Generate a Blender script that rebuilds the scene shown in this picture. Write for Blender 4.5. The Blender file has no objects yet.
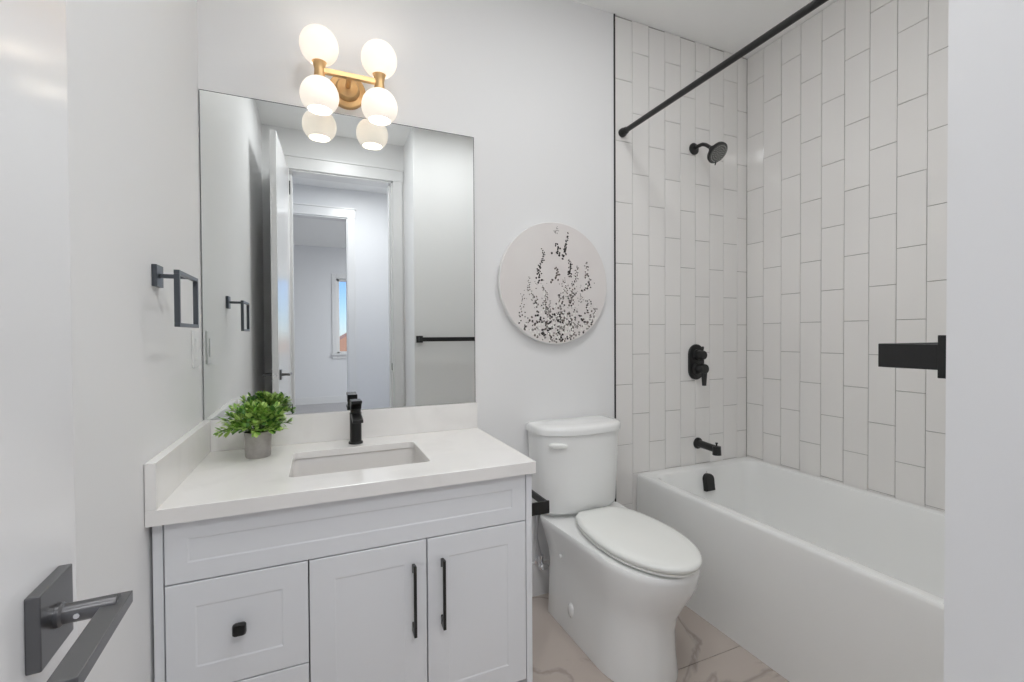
import bpy, bmesh, math, random
from mathutils import Vector, Matrix
R = math.radians
PI = math.pi
scene = bpy.context.scene
col = scene.collection

# ------------------------------------------------------------------ camera
cam_d = bpy.data.cameras.new('camera')
cam = bpy.data.objects.new('camera', cam_d)
col.objects.link(cam)
cam_d.sensor_width = 36.0
cam_d.lens = 451.763 / 1024 * 36.0
cam_d.clip_start = 0.01
yaw, pitch, roll = .4056, -.0134, -.0054
fw = Vector((math.sin(yaw) * math.cos(pitch), math.cos(yaw) * math.cos(pitch), math.sin(pitch)))
rt = Vector((math.cos(yaw), -math.sin(yaw), 0))
up = rt.cross(fw)
r2 = math.cos(roll) * rt + math.sin(roll) * up
u2 = -math.sin(roll) * rt + math.cos(roll) * up
m = Matrix((r2, u2, -fw)).transposed().to_4x4()
m.translation = Vector((0, 0, 1.184))
cam.matrix_world = m
scene.camera = cam

# ------------------------------------------------------------------ world, lights, exposure
SKY = 0.11
ROOM_W, HALL_W, FAR_W = 4.7, 11.5, 36.0
world = bpy.data.worlds.new('world')
scene.world = world
world.use_nodes = True
wn = world.node_tree.nodes
wn.clear()
sky = wn.new('ShaderNodeTexSky')
sky.sky_type = 'NISHITA'
sky.sun_disc = False
sky.sun_elevation = R(50)
sky.sun_rotation = R(40)
sky.dust_density = .1
sky.ozone_density = 1.5
bg = wn.new('ShaderNodeBackground')
bg.inputs['Strength'].default_value = SKY
wo = wn.new('ShaderNodeOutputWorld')
tint = wn.new('ShaderNodeMixRGB')
tint.blend_type = 'MULTIPLY'
tint.inputs[0].default_value = 1.0
tint.inputs[2].default_value = (.68, .88, 1.35, 1)
world.node_tree.links.new(sky.outputs[0], tint.inputs[1])
world.node_tree.links.new(tint.outputs[0], bg.inputs[0])
world.node_tree.links.new(bg.outputs[0], wo.inputs[0])
vs = scene.view_settings
vs.view_transform = 'Standard'
vs.look = 'None'
vs.exposure = 0.36
vs.gamma = 1.0
vs.use_curve_mapping = False
scene.cycles.use_denoising = True
scene.cycles.max_bounces = 14
scene.cycles.diffuse_bounces = 8
scene.cycles.glossy_bounces = 6
scene.cycles.sample_clamp_indirect = 6.0
scene.cycles.caustics_reflective = True
scene.cycles.caustics_refractive = False


def area(name, loc, size, power, color=(1, 1, 1), rot=(0, 0, 0), shape='DISK', size_y=None):
    d = bpy.data.lights.new(name, 'AREA')
    d.shape = shape
    d.size = size
    if size_y:
        d.size_y = size_y
    d.energy = power
    d.color = color
    o = bpy.data.objects.new(name, d)
    col.objects.link(o)
    o.location = loc
    o.rotation_euler = rot
    return o


sun_d = bpy.data.lights.new('sun', 'SUN')
sun_d.energy = 2.2
sun_d.angle = R(.5)
sun_o = bpy.data.objects.new('sun', sun_d)
col.objects.link(sun_o)
sun_o.rotation_euler = Vector((.3, -1, -.9)).to_track_quat('-Z', 'Y').to_euler()   # from behind the house, onto what stands outside
CEIL = 2.742
FILL_XY = [(0.20, 0.55), (1.00, 0.85)]  # added fill, out of view: brightens return wall, tub apron and cabinet fronts
for i, (x, y) in enumerate(FILL_XY):
    area('bath_fill_light', (x, y, CEIL - .022), .30, ROOM_W, (.97, .985, 1))
area('hall_fill_light', (.35, -.70, CEIL - .03), .31, HALL_W, (.97, .98, 1))  # added unseen fill for the hall, spilling through the doorway
area('bedroom_fill_light', (1.5, -3.2, CEIL - .03), .40, FAR_W, (.95, .97, 1))  # added fill that lifts the bedroom, kept out of the mirror's view


# ------------------------------------------------------------------ materials
def mat(name, color, rough=.5, metal=0., spec=.5, coat=0., emis=None, estr=0., trans=0.):
    m = bpy.data.materials.new(name)
    m.use_nodes = True
    b = m.node_tree.nodes['Principled BSDF']
    b.inputs['Base Color'].default_value = (*color, 1)
    b.inputs['Roughness'].default_value = rough
    b.inputs['Metallic'].default_value = metal
    b.inputs['Specular IOR Level'].default_value = spec
    b.inputs['Coat Weight'].default_value = coat
    b.inputs['Transmission Weight'].default_value = trans
    if emis:
        b.inputs['Emission Color'].default_value = (*emis, 1)
        b.inputs['Emission Strength'].default_value = estr
    return m


def nodes(m):
    return m.node_tree.nodes, m.node_tree.links, m.node_tree.nodes['Principled BSDF']


def add_noise_color(m, c1, c2, scale, lo=.35, hi=.65, detail=4, dist=0., vec_scale=None):
    n, l, b = nodes(m)
    tc = n.new('ShaderNodeTexCoord')
    no = n.new('ShaderNodeTexNoise')
    no.inputs['Scale'].default_value = scale
    no.inputs['Detail'].default_value = detail
    no.inputs['Distortion'].default_value = dist
    cr = n.new('ShaderNodeValToRGB')
    cr.color_ramp.elements[0].position = lo
    cr.color_ramp.elements[1].position = hi
    cr.color_ramp.elements[0].color = (*c1, 1)
    cr.color_ramp.elements[1].color = (*c2, 1)
    if vec_scale:
        mp = n.new('ShaderNodeMapping')
        mp.inputs['Scale'].default_value = vec_scale
        l.new(tc.outputs['Object'], mp.inputs[0])
        l.new(mp.outputs[0], no.inputs['Vector'])
    else:
        l.new(tc.outputs['Object'], no.inputs['Vector'])
    l.new(no.outputs['Fac'], cr.inputs[0])
    l.new(cr.outputs[0], b.inputs['Base Color'])
    return cr


def add_bump(m, scale, strength, dist=.001):
    n, l, b = nodes(m)
    tc = n.new('ShaderNodeTexCoord')
    no = n.new('ShaderNodeTexNoise')
    no.inputs['Scale'].default_value = scale
    bu = n.new('ShaderNodeBump')
    bu.inputs['Strength'].default_value = strength
    bu.inputs['Distance'].default_value = dist
    l.new(tc.outputs['Object'], no.inputs['Vector'])
    l.new(no.outputs['Fac'], bu.inputs['Height'])
    l.new(bu.outputs[0], b.inputs['Normal'])


M = {}
M['wall'] = mat('wall_paint', (.83, .83, .83), .55, spec=.3)
add_bump(M['wall'], 350, .05)
M['hallwall'] = mat('hall_wall_paint', (.80, .805, .82), .55, spec=.3)
add_bump(M['hallwall'], 350, .05)
M['ceil'] = mat('ceiling_paint', (.94, .94, .93), .8, spec=.1)
add_bump(M['ceil'], 250, .05)
M['trim'] = mat('trim_paint', (.80, .80, .80), .3)
add_bump(M['trim'], 60, .02)
M['door'] = mat('door_paint', (.85, .85, .855), .16)
add_bump(M['door'], 40, .02)
M['tile'] = mat('glazed_tile', (.83, .815, .795), .07, spec=.6)
add_bump(M['tile'], 7, .13, .01)
M['grout'] = mat('grout', (.36, .345, .33), .9, spec=.1)
add_bump(M['grout'], 400, .1)
M['black'] = mat('matte_black_metal', (.009, .009, .009), .36, spec=.5)
add_bump(M['black'], 500, .02)
M['satin'] = mat('satin_graphite_metal', (.17, .17, .175), .28, metal=.85)
add_bump(M['satin'], 500, .02)
M['iron'] = mat('graphite_towel_ring_metal', (.10, .11, .125), .3, metal=.6)
add_bump(M['iron'], 500, .02)
M['brass'] = mat('brushed_brass', (.66, .44, .22), .42, metal=1.)
add_bump(M['brass'], 300, .04)
M['chrome'] = mat('chrome', (.8, .8, .82), .1, metal=1.)
M['hose'] = mat('braided_steel_hose', (.55, .55, .57), .35, metal=.9)
add_bump(M['hose'], 900, .6)
M['porc'] = mat('porcelain', (.79, .80, .79), .12, spec=.55)
add_noise_color(M['porc'], (.87, .875, .865), (.88, .885, .875), 3)
M['seat'] = mat('seat_plastic', (.84, .85, .82), .22)
add_noise_color(M['seat'], (.89, .90, .87), (.90, .91, .88), 3)
M['tub'] = mat('tub_acrylic', (.81, .82, .81), .12)
add_noise_color(M['tub'], (.89, .895, .885), (.90, .905, .895), 3)
M['sink'] = mat('sink_porcelain', (.72, .70, .68), .12)
add_noise_color(M['sink'], (.72, .70, .68), (.73, .71, .69), 3)
M['cab'] = mat('cabinet_lacquer', (.77, .785, .81), .32)
add_noise_color(M['cab'], (.80, .815, .84), (.81, .825, .85), 2)
M['gap'] = mat('cabinet_interior', (.30, .30, .31), .8)
add_noise_color(M['gap'], (.29, .29, .30), (.31, .31, .32), 5)
M['quartz'] = mat('quartz', (.86, .845, .825), .16)
add_noise_color(M['quartz'], (.87, .855, .835), (.80, .785, .765), 4.5, .50, .78, 8, 1.4)
M['mirror'] = mat('mirror_silver', (.84, .86, .85), .0, metal=1.)
M['mirroredge'] = mat('mirror_cut_edge', (.055, .065, .06), .25)
M['canvas'] = mat('painted_canvas', (.76, .72, .70), .7, spec=.2)
add_noise_color(M['canvas'], (.80, .775, .755), (.74, .69, .675), 2.2, .3, .7, 3)
M['canvasrim'] = mat('canvas_rim', (.82, .82, .81), .5)
M['dotdark'] = mat('painted_dots_dark', (.035, .03, .028), .7)
M['dotmid'] = mat('painted_dots_brown', (.16, .13, .115), .7)
M['dotlight'] = mat('painted_dots_pale', (.86, .85, .81), .7)
M['dotgrey'] = mat('painted_dots_grey', (.30, .28, .265), .7)
M['pot'] = mat('cement_pot', (.42, .395, .38), .8, spec=.2)
add_noise_color(M['pot'], (.40, .375, .36), (.45, .425, .41), 60)
M['soil'] = mat('potting_soil', (.03, .022, .015), .95)
M['leafa'] = mat('leaf_mid_green', (.22, .42, .07), .42)
M['leafb'] = mat('leaf_light_green', (.52, .70, .20), .42)
M['leafc'] = mat('leaf_dark_green', (.08, .22, .04), .45)
M['stem'] = mat('stem_green', (.08, .15, .03), .6)
M['plastic'] = mat('white_plastic', (.82, .82, .81), .3)
M['carpet'] = mat('hall_floor', (.42, .41, .42), .8)
add_noise_color(M['carpet'], (.38, .37, .38), (.46, .45, .46), 60)
M['grass'] = mat('outside_ground', (.42, .36, .28), .9)
add_noise_color(M['grass'], (.50, .42, .32), (.30, .27, .20), .5)
M['stucco'] = mat('far_house_stucco', (.72, .68, .62), .8)
M['roof'] = mat('far_house_roof', (.62, .33, .20), .8)
M['sheath'] = mat('far_house_orange', (.75, .36, .18), .8)
M['glass'] = mat('window_glass', (1, 1, 1), .0, trans=1.)
M['glass'].node_tree.nodes['Principled BSDF'].inputs['IOR'].default_value = 1.05
M['filldisc'] = mat('fill_disc_glow', (.9, .9, .9), .5, emis=(1, .98, .95), estr=3.0)  # glowing disc of the added fill lights
M['showerface'] = mat('shower_head_face', (.09, .09, .085), .5)
M['showernub'] = mat('shower_head_nubs', (.42, .42, .40), .5)

# opal glass globes: a lit lamp shade, translucent white glass that glows
g = bpy.data.materials.new('opal_glass')
g.use_nodes = True
gn, gl = g.node_tree.nodes, g.node_tree.links
gn.clear()
go = gn.new('ShaderNodeOutputMaterial')
gd = gn.new('ShaderNodeBsdfDiffuse')
gd.inputs['Color'].default_value = (.9, .88, .85, 1)
gt = gn.new('ShaderNodeBsdfTranslucent')
gt.inputs['Color'].default_value = (.95, .92, .88, 1)
gm = gn.new('ShaderNodeMixShader')
gm.inputs[0].default_value = .13
ge = gn.new('ShaderNodeEmission')
ge.inputs['Color'].default_value = (1, .965, .92, 1)
ge.inputs['Strength'].default_value = .14
ga = gn.new('ShaderNodeAddShader')
gl.new(gd.outputs[0], gm.inputs[1])
gl.new(gt.outputs[0], gm.inputs[2])
gl.new(gm.outputs[0], ga.inputs[0])
gl.new(ge.outputs[0], ga.inputs[1])
gl.new(ga.outputs[0], go.inputs[0])
M['opal'] = g
M['bulb'] = mat('lit_bulb', (1, 1, 1), .5, emis=(1, .95, .88), estr=19.0)

# marble look porcelain floor: warm grey tile with thin veins and thin grout lines
fm = mat('floor_tile', (.42, .37, .34), .22)
M['floor'] = fm
n, l, b = nodes(fm)
tc = n.new('ShaderNodeTexCoord')
no = n.new('ShaderNodeTexNoise')
no.inputs['Scale'].default_value = 1.9
no.inputs['Detail'].default_value = 7
no.inputs['Distortion'].default_value = .9
l.new(tc.outputs['Object'], no.inputs['Vector'])
cr = n.new('ShaderNodeValToRGB')
e = cr.color_ramp.elements
e[0].position = .475
e[0].color = (0, 0, 0, 1)
e[1].position = .525
e[1].color = (0, 0, 0, 1)
k = e.new(.50)
k.color = (1, 1, 1, 1)
l.new(no.outputs['Fac'], cr.inputs[0])
no2 = n.new('ShaderNodeTexNoise')
no2.inputs['Scale'].default_value = 1.3
l.new(tc.outputs['Object'], no2.inputs['Vector'])
cr2 = n.new('ShaderNodeValToRGB')
cr2.color_ramp.elements[0].position = .35
cr2.color_ramp.elements[1].position = .65
cr2.color_ramp.elements[0].color = (.48, .415, .37, 1)
cr2.color_ramp.elements[1].color = (.55, .485, .44, 1)
l.new(no2.outputs['Fac'], cr2.inputs[0])
mx = n.new('ShaderNodeMixRGB')
mx.inputs[2].default_value = (.36, .31, .275, 1)
l.new(cr.outputs[0], mx.inputs[0])
l.new(cr2.outputs[0], mx.inputs[1])
l.new(mx.outputs[0], b.inputs['Base Color'])

RND = random.Random(7)


# ------------------------------------------------------------------ mesh helpers
class MB:
    def __init__(s):
        s.bm = bmesh.new()
        s.mi = 0

    def face(s, vs_):
        try:
            f = s.bm.faces.new(vs_)
            f.material_index = s.mi
            return f
        except ValueError:
            return None

    def box(s, x0, x1, y0, y1, z0, z1, mtx=None):
        v = [s.bm.verts.new((x, y, z)) for x in (x0, x1) for y in (y0, y1) for z in (z0, z1)]
        if mtx:
            for a in v:
                a.co = mtx @ a.co
        for q in ((0, 1, 3, 2), (4, 6, 7, 5), (0, 4, 5, 1), (2, 3, 7, 6), (0, 2, 6, 4), (1, 5, 7, 3)):
            s.face([v[i] for i in q])
        return s

    def loft(s, rings, cap0=True, cap1=True, closed=True):
        vr = [[s.bm.verts.new(p) for p in r] for r in rings]
        nn = len(vr[0])
        for a, b_ in zip(vr[:-1], vr[1:]):
            for i in range(nn if closed else nn - 1):
                j = (i + 1) % nn
                s.face([a[i], a[j], b_[j], b_[i]])
        if cap0:
            s.face(list(reversed(vr[0])))
        if cap1:
            s.face(vr[-1])
        return s

    def tube(s, pts, rad, n=16, cap=True):
        pts = [Vector(p) for p in pts]
        rads = rad if isinstance(rad, (list, tuple)) else [rad] * len(pts)
        rings = []
        ref = None
        for i, p in enumerate(pts):
            if i == 0:
                t = pts[1] - pts[0]
            elif i == len(pts) - 1:
                t = pts[-1] - pts[-2]
            else:
                t = (pts[i + 1] - pts[i]).normalized() + (pts[i] - pts[i - 1]).normalized()
            t.normalize()
            if ref is None:
                ref = Vector((0, 0, 1)) if abs(t.z) < .9 else Vector((1, 0, 0))
            a = t.cross(ref).normalized()
            b_ = t.cross(a).normalized()
            ref = a.cross(t).normalized() if abs(a.cross(t).length) > .1 else ref
            rings.append([p + rads[i] * (math.cos(2 * PI * k / n) * a + math.sin(2 * PI * k / n) * b_) for k in range(n)])
        return s.loft(rings, cap, cap)

    def lathe(s, prof, n=32, mtx=None, cap0=True, cap1=True):
        rings = []
        for r_, z in prof:
            ring = [Vector((r_ * math.cos(2 * PI * k / n), r_ * math.sin(2 * PI * k / n), z)) for k in range(n)]
            if mtx:
                ring = [mtx @ p for p in ring]
            rings.append(ring)
        return s.loft(rings, cap0, cap1)

    def build(s, name, m_, parent=None, smooth=None, bevel=0., seg=2, loc=None):
        bmesh.ops.recalc_face_normals(s.bm, faces=s.bm.faces)
        me = bpy.data.meshes.new(name)
        s.bm.to_mesh(me)
        s.bm.free()
        for mm in (m_ if isinstance(m_, (list, tuple)) else [m_]):
            me.materials.append(mm)
        o = bpy.data.objects.new(name, me)
        col.objects.link(o)
        if parent:
            o.parent = parent
            o.matrix_parent_inverse = parent.matrix_basis.inverted()
        if bevel:
            md = o.modifiers.new('bevel', 'BEVEL')
            md.width = bevel
            md.segments = seg
            md.limit_method = 'ANGLE'
            md.angle_limit = R(40)
            md.harden_normals = True
        if smooth or bevel:
            for p in me.polygons:
                p.use_smooth = True
            ang = R(smooth if isinstance(smooth, (int, float)) and smooth > 1 else 35)
            for e_ in me.edges:
                pass
            me.set_sharp_from_angle(angle=ang)
        return o


def struct(o, label=None):
    o['kind'] = 'structure'
    if label:
        o['label'] = label
    return o


def thing(name, label, cat, loc=(0, 0, 0), group=None):
    o = bpy.data.objects.new(name, None)
    o.empty_display_size = .05
    col.objects.link(o)
    o.location = loc
    bpy.context.view_layer.update()
    return tag(o, label, cat, group)


def tag(o, label, cat, group=None):
    o['label'] = label
    o['category'] = cat
    if group:
        o['group'] = group
    return o


def axis(o, d):
    """matrix whose local +Z points along d at o"""
    q = Vector(d).normalized().to_track_quat('Z', 'Y')
    return Matrix.Translation(Vector(o)) @ q.to_matrix().to_4x4()


def rrect(x0, x1, y0, y1, r_, z, n=8):
    pts = []
    for cx, cy, a0 in ((x1 - r_, y1 - r_, 0), (x0 + r_, y1 - r_, 90), (x0 + r_, y0 + r_, 180), (x1 - r_, y0 + r_, 270)):
        for k in range(n + 1):
            a = R(a0 + 90 * k / n)
            pts.append(Vector((cx + r_ * math.cos(a), cy + r_ * math.sin(a), z)))
    return pts


def wallbox(name, x0, x1, y0, y1, z0, z1, m_, label=None):
    b_ = MB()
    b_.box(x0, x1, y0, y1, z0, z1)
    return struct(b_.build(name, m_), label)


# ------------------------------------------------------------------ room shell
XL, XR, YB, YF, TX = -.365, 2.247, 1.84, .28, 1.3415
XRET, YD = .663, -.12        # return wall beside the door, wall with the door
T = .12
# bathroom walls
wallbox('wall_left', XL - T, XL, YD, YB + T, 0, CEIL, M['wall'])
wallbox('wall_back', XL, TX, YB, YB + T, 0, CEIL, M['wall'])
GT = .004                      # grout plane sits behind the tile faces
wallbox('wall_alcove_end', TX, XR + T, YB + GT, YB + T, 0, CEIL, M['grout'])
wallbox('wall_right', XR + GT, XR + T, YF - T, YB + GT, 0, CEIL, M['grout'])
wallbox('wall_front', XRET, XR + GT, YD - .14, YF, 0, CEIL, M['wall'])
# ceiling and floors
wallbox('ceiling', XL - T, XR + T, YD - .14, YB + T, CEIL, CEIL + .1, M['ceil'])

TW, TH = .1034, .3003


def tiles(name, col0, ncol, zbase, place, parity, zmin=0.0, zmax=CEIL, wlimit=None):
    """running-bond vertical tiles: bevelled tile bodies standing on the grout plane"""
    b_ = MB()
    rng = random.Random(len(name))
    g2 = .0011
    for c in range(ncol):
        u0, u1 = c * TW, (c + 1) * TW
        if wlimit:
            u1 = min(u1, wlimit)
        if u1 - u0 < .01:
            continue
        off = TH / 2 if (c + parity) % 2 else 0
        k0 = -8
        for k_ in range(k0, 12):
            v0 = zbase + off + k_ * TH
            v1 = v0 + TH
            v0, v1 = max(v0, zmin), min(v1, zmax)
            if v1 - v0 < .012:
                continue
            t1, t2 = rng.gauss(0, .0004), rng.gauss(0, .0003)
            bv = .0022
            lo = [place(u, v, -GT) for u, v in ((u0 + g2, v0 + g2), (u1 - g2, v0 + g2), (u1 - g2, v1 - g2), (u0 + g2, v1 - g2))]
            mi = [place(u, v, -.0013) for u, v in ((u0 + g2, v0 + g2), (u1 - g2, v0 + g2), (u1 - g2, v1 - g2), (u0 + g2, v1 - g2))]
            hi = [place(u, v, sgu * t1 + sgv * t2) for u, v, sgu, sgv in (
                (u0 + bv, v0 + bv, -1, -1), (u1 - bv, v0 + bv, 1, -1), (u1 - bv, v1 - bv, 1, 1), (u0 + bv, v1 - bv, -1, 1))]
            b_.loft([lo, mi, hi], cap0=False)
    return b_.build(name, M['tile'])


o = tiles('trim_1', 0, 9, 1.234, lambda u, v, d: Vector((1.3445 + u, YB - d, v)), 0, wlimit=XR - 1.3445)
struct(o, 'glazed white subway tiles set upright on the wall behind the shower head')
o = tiles('trim_2', 0, 16, 1.239, lambda u, v, d: Vector((XR - d, YB - u, v)), 1, wlimit=YB - YF)
struct(o, 'glazed white subway tiles set upright on the long wall beside the tub')
o = MB().box(1.3365, 1.3437, YB - .004, YB + .002, 0, CEIL).build('trim_3', M['black'])
struct(o, 'thin black metal edge strip where the white tile starts')

# bathroom floor as tiles with fine grout
b_ = MB()
b_.box(XL, XR, YD, YB, -.1, -.004)
floor = struct(b_.build('floor', M['grout']))
b_ = MB()
fx, fy = 1.20, .61
for iy in range(-3, 3):
    for ix in range(-2, 3):
        x0, y0 = .30 + ix * fx, 1.221 + iy * fy
        xa, xb = max(x0 + .0012, XL + .001), min(x0 + fx - .0012, XR - .001)
        ya, yb_ = max(y0 + .0012, YD + .001), min(y0 + fy - .0012, YB - .001)
        if xb - xa > .02 and yb_ - ya > .02:
            b_.box(xa, xb, ya, yb_, -.004, 0)
o = b_.build('floor_tiles', M['floor'], floor)
o['label'] = 'warm grey veined porcelain floor tiles'
bb = wallbox('baseboard_back', .62, TX - .01, YB - .014, YB, 0, .15, M['trim'])
wallbox('baseboard_left', XL, XL + .014, YD + .02, 1.27, 0, .10, M['trim'])
wallbox('baseboard_front', XRET + .0, 1.455, YF, YF + .014, 0, .10, M['trim'])

# wall with the door opening, casing, jambs, the hall and the room beyond
DX0, DX1, DH = -.188, .572, 2.44
YD2 = YD - .14
wallbox('wall_door_left', XL - T, DX0, YD2, YD, 0, CEIL, M['wall'])
wallbox('wall_door_right', DX1, XRET, YD2, YD, 0, CEIL, M['wall'])
wallbox('wall_door_header', DX0, DX1, YD2, YD, DH, CEIL, M['wall'])


def casing(name, x0, x1, h, y, side, w=.075, t=.016, m_=None, leftw=None):
    b_ = MB()
    ya, yb_ = (y, y + t) if side > 0 else (y - t, y)
    lw = w if leftw is None else leftw
    b_.box(x0 - lw, x0, ya, yb_, 0, h)
    b_.box(x1, x1 + w, ya, yb_, 0, h)
    b_.box(x0 - lw - .005, x1 + w + .005, ya, yb_, h, h + .09)
    b_.box(x0 - lw - .015, x1 + w + .015, ya - (.006 if side < 0 else 0), yb_ + (.006 if side > 0 else 0), h + .09, h + .105)
    return struct(b_.build(name, m_ or M['trim'], bevel=.0025))


casing('trim_4', DX0, DX1, DH, YD, 1)
casing('trim_5', DX0, DX1, DH, YD2, -1)
# jamb lining with the strike plate
b_ = MB()
b_.box(DX1 - .012, DX1, YD2, YD, 0, DH)
b_.box(DX0, DX0 + .008, YD2, YD - .04, 0, DH)
b_.box(DX0, DX1, YD2, YD, DH - .012, DH)
b_.box(DX1 - .024, DX1 - .012, YD2 + .03, YD - .045, 0, DH - .012)
b_.box(DX0 + .008, DX0 + .02, YD2 + .03, YD - .045, 0, DH - .012)
jamb = struct(b_.build('trim_6', M['trim'], bevel=.002))
b_ = MB()
b_.box(DX1 - .0145, DX1 - .0115, YD - .036, YD - .010, .90, .957)
o = b_.build('strike_plate', M['black'], jamb)
o['label'] = 'small black metal strike plate'

# hall beyond the door
HY = -1.47
wallbox('floor_hall', -2.6, 2.6, -5.1, YD, -.1, 0, M['carpet'])
wallbox('ceiling_hall', -2.6, 2.6, -5.1, YD2, CEIL, CEIL + .1, M['ceil'])
wallbox('wall_hall_left', -1.6, -1.48, HY, YD2, 0, CEIL, M['hallwall'])
wallbox('wall_hall_right', 1.8, 1.92, HY, YD2, 0, CEIL, M['hallwall'])
HX0, HX1 = -.455, .300
wallbox('wall_far_left', -2.6, HX0, HY - .12, HY, 0, CEIL, M['hallwall'])
wallbox('wall_far_right', HX1, 2.6, HY - .12, HY, 0, CEIL, M['hallwall'])
wallbox('wall_far_header', HX0, HX1, HY - .12, HY, DH, CEIL, M['hallwall'])
casing('trim_7', HX0, HX1, DH, HY, 1)
casing('trim_8', HX0, HX1, DH, HY - .12, -1)
b_ = MB()
b_.box(HX1 - .012, HX1, HY - .12, HY, 0, DH)
b_.box(HX0, HX0 + .012, HY - .12, HY, 0, DH)
b_.box(HX0, HX1, HY - .12, HY, DH - .012, DH)
struct(b_.build('trim_9', M['trim'], bevel=.002))
# bedroom beyond the hall with one window
WY = -4.9
WX0, WX1, WZ0, WZ1 = .31, 1.25, .86, 2.20
wallbox('wall_bedroom_left', -2.6, -2.5, WY, HY - .12, 0, CEIL, M['hallwall'])
wallbox('wall_bedroom_right', 2.5, 2.6, WY, HY - .12, 0, CEIL, M['hallwall'])
b_ = MB()
b_.box(-2.6, WX0, WY - .15, WY, 0, CEIL)
b_.box(WX1, 2.6, WY - .15, WY, 0, CEIL)
b_.box(WX0, WX1, WY - .15, WY, 0, WZ0)
b_.box(WX0, WX1, WY - .15, WY, WZ1, CEIL)
struct(b_.build('wall_bedroom_window', M['hallwall']))
wroot = bpy.data.objects.new('window_1', None)
col.objects.link(wroot)
wroot.location = ((WX0 + WX1) / 2, WY, WZ0)
bpy.context.view_layer.update()
struct(wroot, 'white framed bedroom window with blue sky outside, seen in the mirror')
b_ = MB()
for (a, c, d, e_) in ((WX0, WX0 + .045, WZ0, WZ1), (WX1 - .045, WX1, WZ0, WZ1), (WX0, WX1, WZ0, WZ0 + .045), (WX0, WX1, WZ1 - .045, WZ1)):
    b_.box(a, c, WY - .11, WY - .05, d, e_)
b_.build('window_frame', M['plastic'], wroot, bevel=.003)
b_ = MB()
b_.box(WX0 + .04, WX1 - .04, WY - .085, WY - .08, WZ0 + .04, WZ1 - .04)
b_.build('window_pane', M['glass'], wroot)
b_ = MB()
w = .08
b_.box(WX0 - w, WX0, WY, WY + .016, WZ0 - w, WZ1 + w)
b_.box(WX1, WX1 + w, WY, WY + .016, WZ0 - w, WZ1 + w)
b_.box(WX0, WX1, WY, WY + .016, WZ1, WZ1 + w)
b_.box(WX0, WX1, WY, WY + .016, WZ0 - w, WZ0)
b_.box(WX0 - w - .02, WX1 + w + .02, WY, WY + .05, WZ0 - .012, WZ0 + .012)
b_.build('window_casing', M['trim'], wroot, bevel=.003)
wallbox('baseboard_bedroom', -2.5, 2.5, WY, WY + .014, 0, .12, M['trim'])

# outside: ground and houses far away
b_ = MB()
b_.box(-60, 60, -160, -5.2, -3.2, -3.0)
struct(b_.build('ground_outside', M['grass']), 'bare brown ground outside the bedroom window')
for i, (hx, hy, hw, hh, body, lab) in enumerate((
        (3.0, -34, 5.5, 4.9, 'sheath', 'orange house far outside the bedroom window'),)):
    h = thing('house', lab, 'house', (hx, hy, -3.0))
    MB().box(hx - hw / 2, hx + hw / 2, hy - 4, hy + 4, -3.0, -3.0 + hh * .62).build('house_wall', M[body], h)
    rb = MB()
    z0, z1 = -3.0 + hh * .62, -3.0 + hh
    rb.loft([[Vector((hx - hw / 2 - .3, y, z0)), Vector((hx + hw / 2 + .3, y, z0)), Vector((hx, y, z1))] for y in (hy - 4.3, hy + 4.3)])
    rb.build('house_roof', M['roof'], h)
    wb = MB()
    wb.box(hx - .7, hx + .7, hy + 4, hy + 4.05, -2.2, -1.2)
    wb.build('house_window', M['mirroredge'], h)

# the bathroom door, swung open into the room beside the left wall
door = bpy.data.objects.new('door_1', None)
col.objects.link(door)
door.location = (DX0 - .002, YD + .002, 0)
door.rotation_euler = (0, 0, R(92.6))
bpy.context.view_layer.update()
struct(door, 'white slab door standing open along the left wall, black lever handle')


def local(o, parent):
    """mesh written in the parent's own space"""
    o.parent = parent
    o.matrix_parent_inverse.identity()
    return o


b_ = MB()                        # local x = along the leaf from hinge, local y: 0 = room face side, + = towards left wall
DL = .697
b_.box(0, DL, 0, .036, .012, DH - .006)
local(b_.build('door_leaf', M['door'], bevel=.0015), door)
for hz in (.20, .62, 2.30):
    b_ = MB()
    b_.tube([(-.004, -.004, hz - .05), (-.004, -.004, hz + .05)], .006, 12)
    o = local(b_.build('door_hinge', M['black'], smooth=True), door)
    o['label'] = 'black door hinge'
hx, hz = DL - .068, .945
for side in (-1, 1):
    b_ = MB()
    f0 = 0 if side < 0 else .036
    s_ = side
    ya, yb_ = sorted((f0, f0 + s_ * .010))
    b_.box(hx - .030, hx + .030, ya, yb_, hz - .031, hz + .031)
    rose = local(b_.build('handle_plate', M['satin'], bevel=.0012), door)
    rose['label'] = 'square dark grey metal handle plate'
    b_ = MB()
    b_.lathe([(.0100, 0), (.0100, .003), (.0082, .005), (.0082, .041)], 24, axis((hx - .002, f0 + s_ * .010, hz), (0, s_, 0)))
    o = b_.build('handle_neck', M['satin'], smooth=True)
    local(o, rose)
    b_ = MB()
    ya, yb_ = sorted((f0 + s_ * .040, f0 + s_ * .058))
    b_.box(hx - .108, hx + .012, ya, yb_, hz - .008, hz + .003)
    o = b_.build('handle_lever', M['satin'], bevel=.0008)
    local(o, rose)
    if side < 0:
        b_ = MB()
        b_.lathe([(.0022, 0), (.0022, .0012)], 12, axis((hx - .012, f0 - .026, hz + .001), (-1, 0, 0)))
        o = b_.build('handle_screw', M['chrome'], smooth=True)
        local(o, rose)
b_ = MB()
b_.lathe([(.012, 0), (.012, .002), (.005, .002), (.005, .010)], 20, axis((DL, .018, hz), (1, 0, 0)))
o = local(b_.build('door_latch', M['chrome'], smooth=True), door)
o['label'] = 'round metal latch in the door edge'

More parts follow.
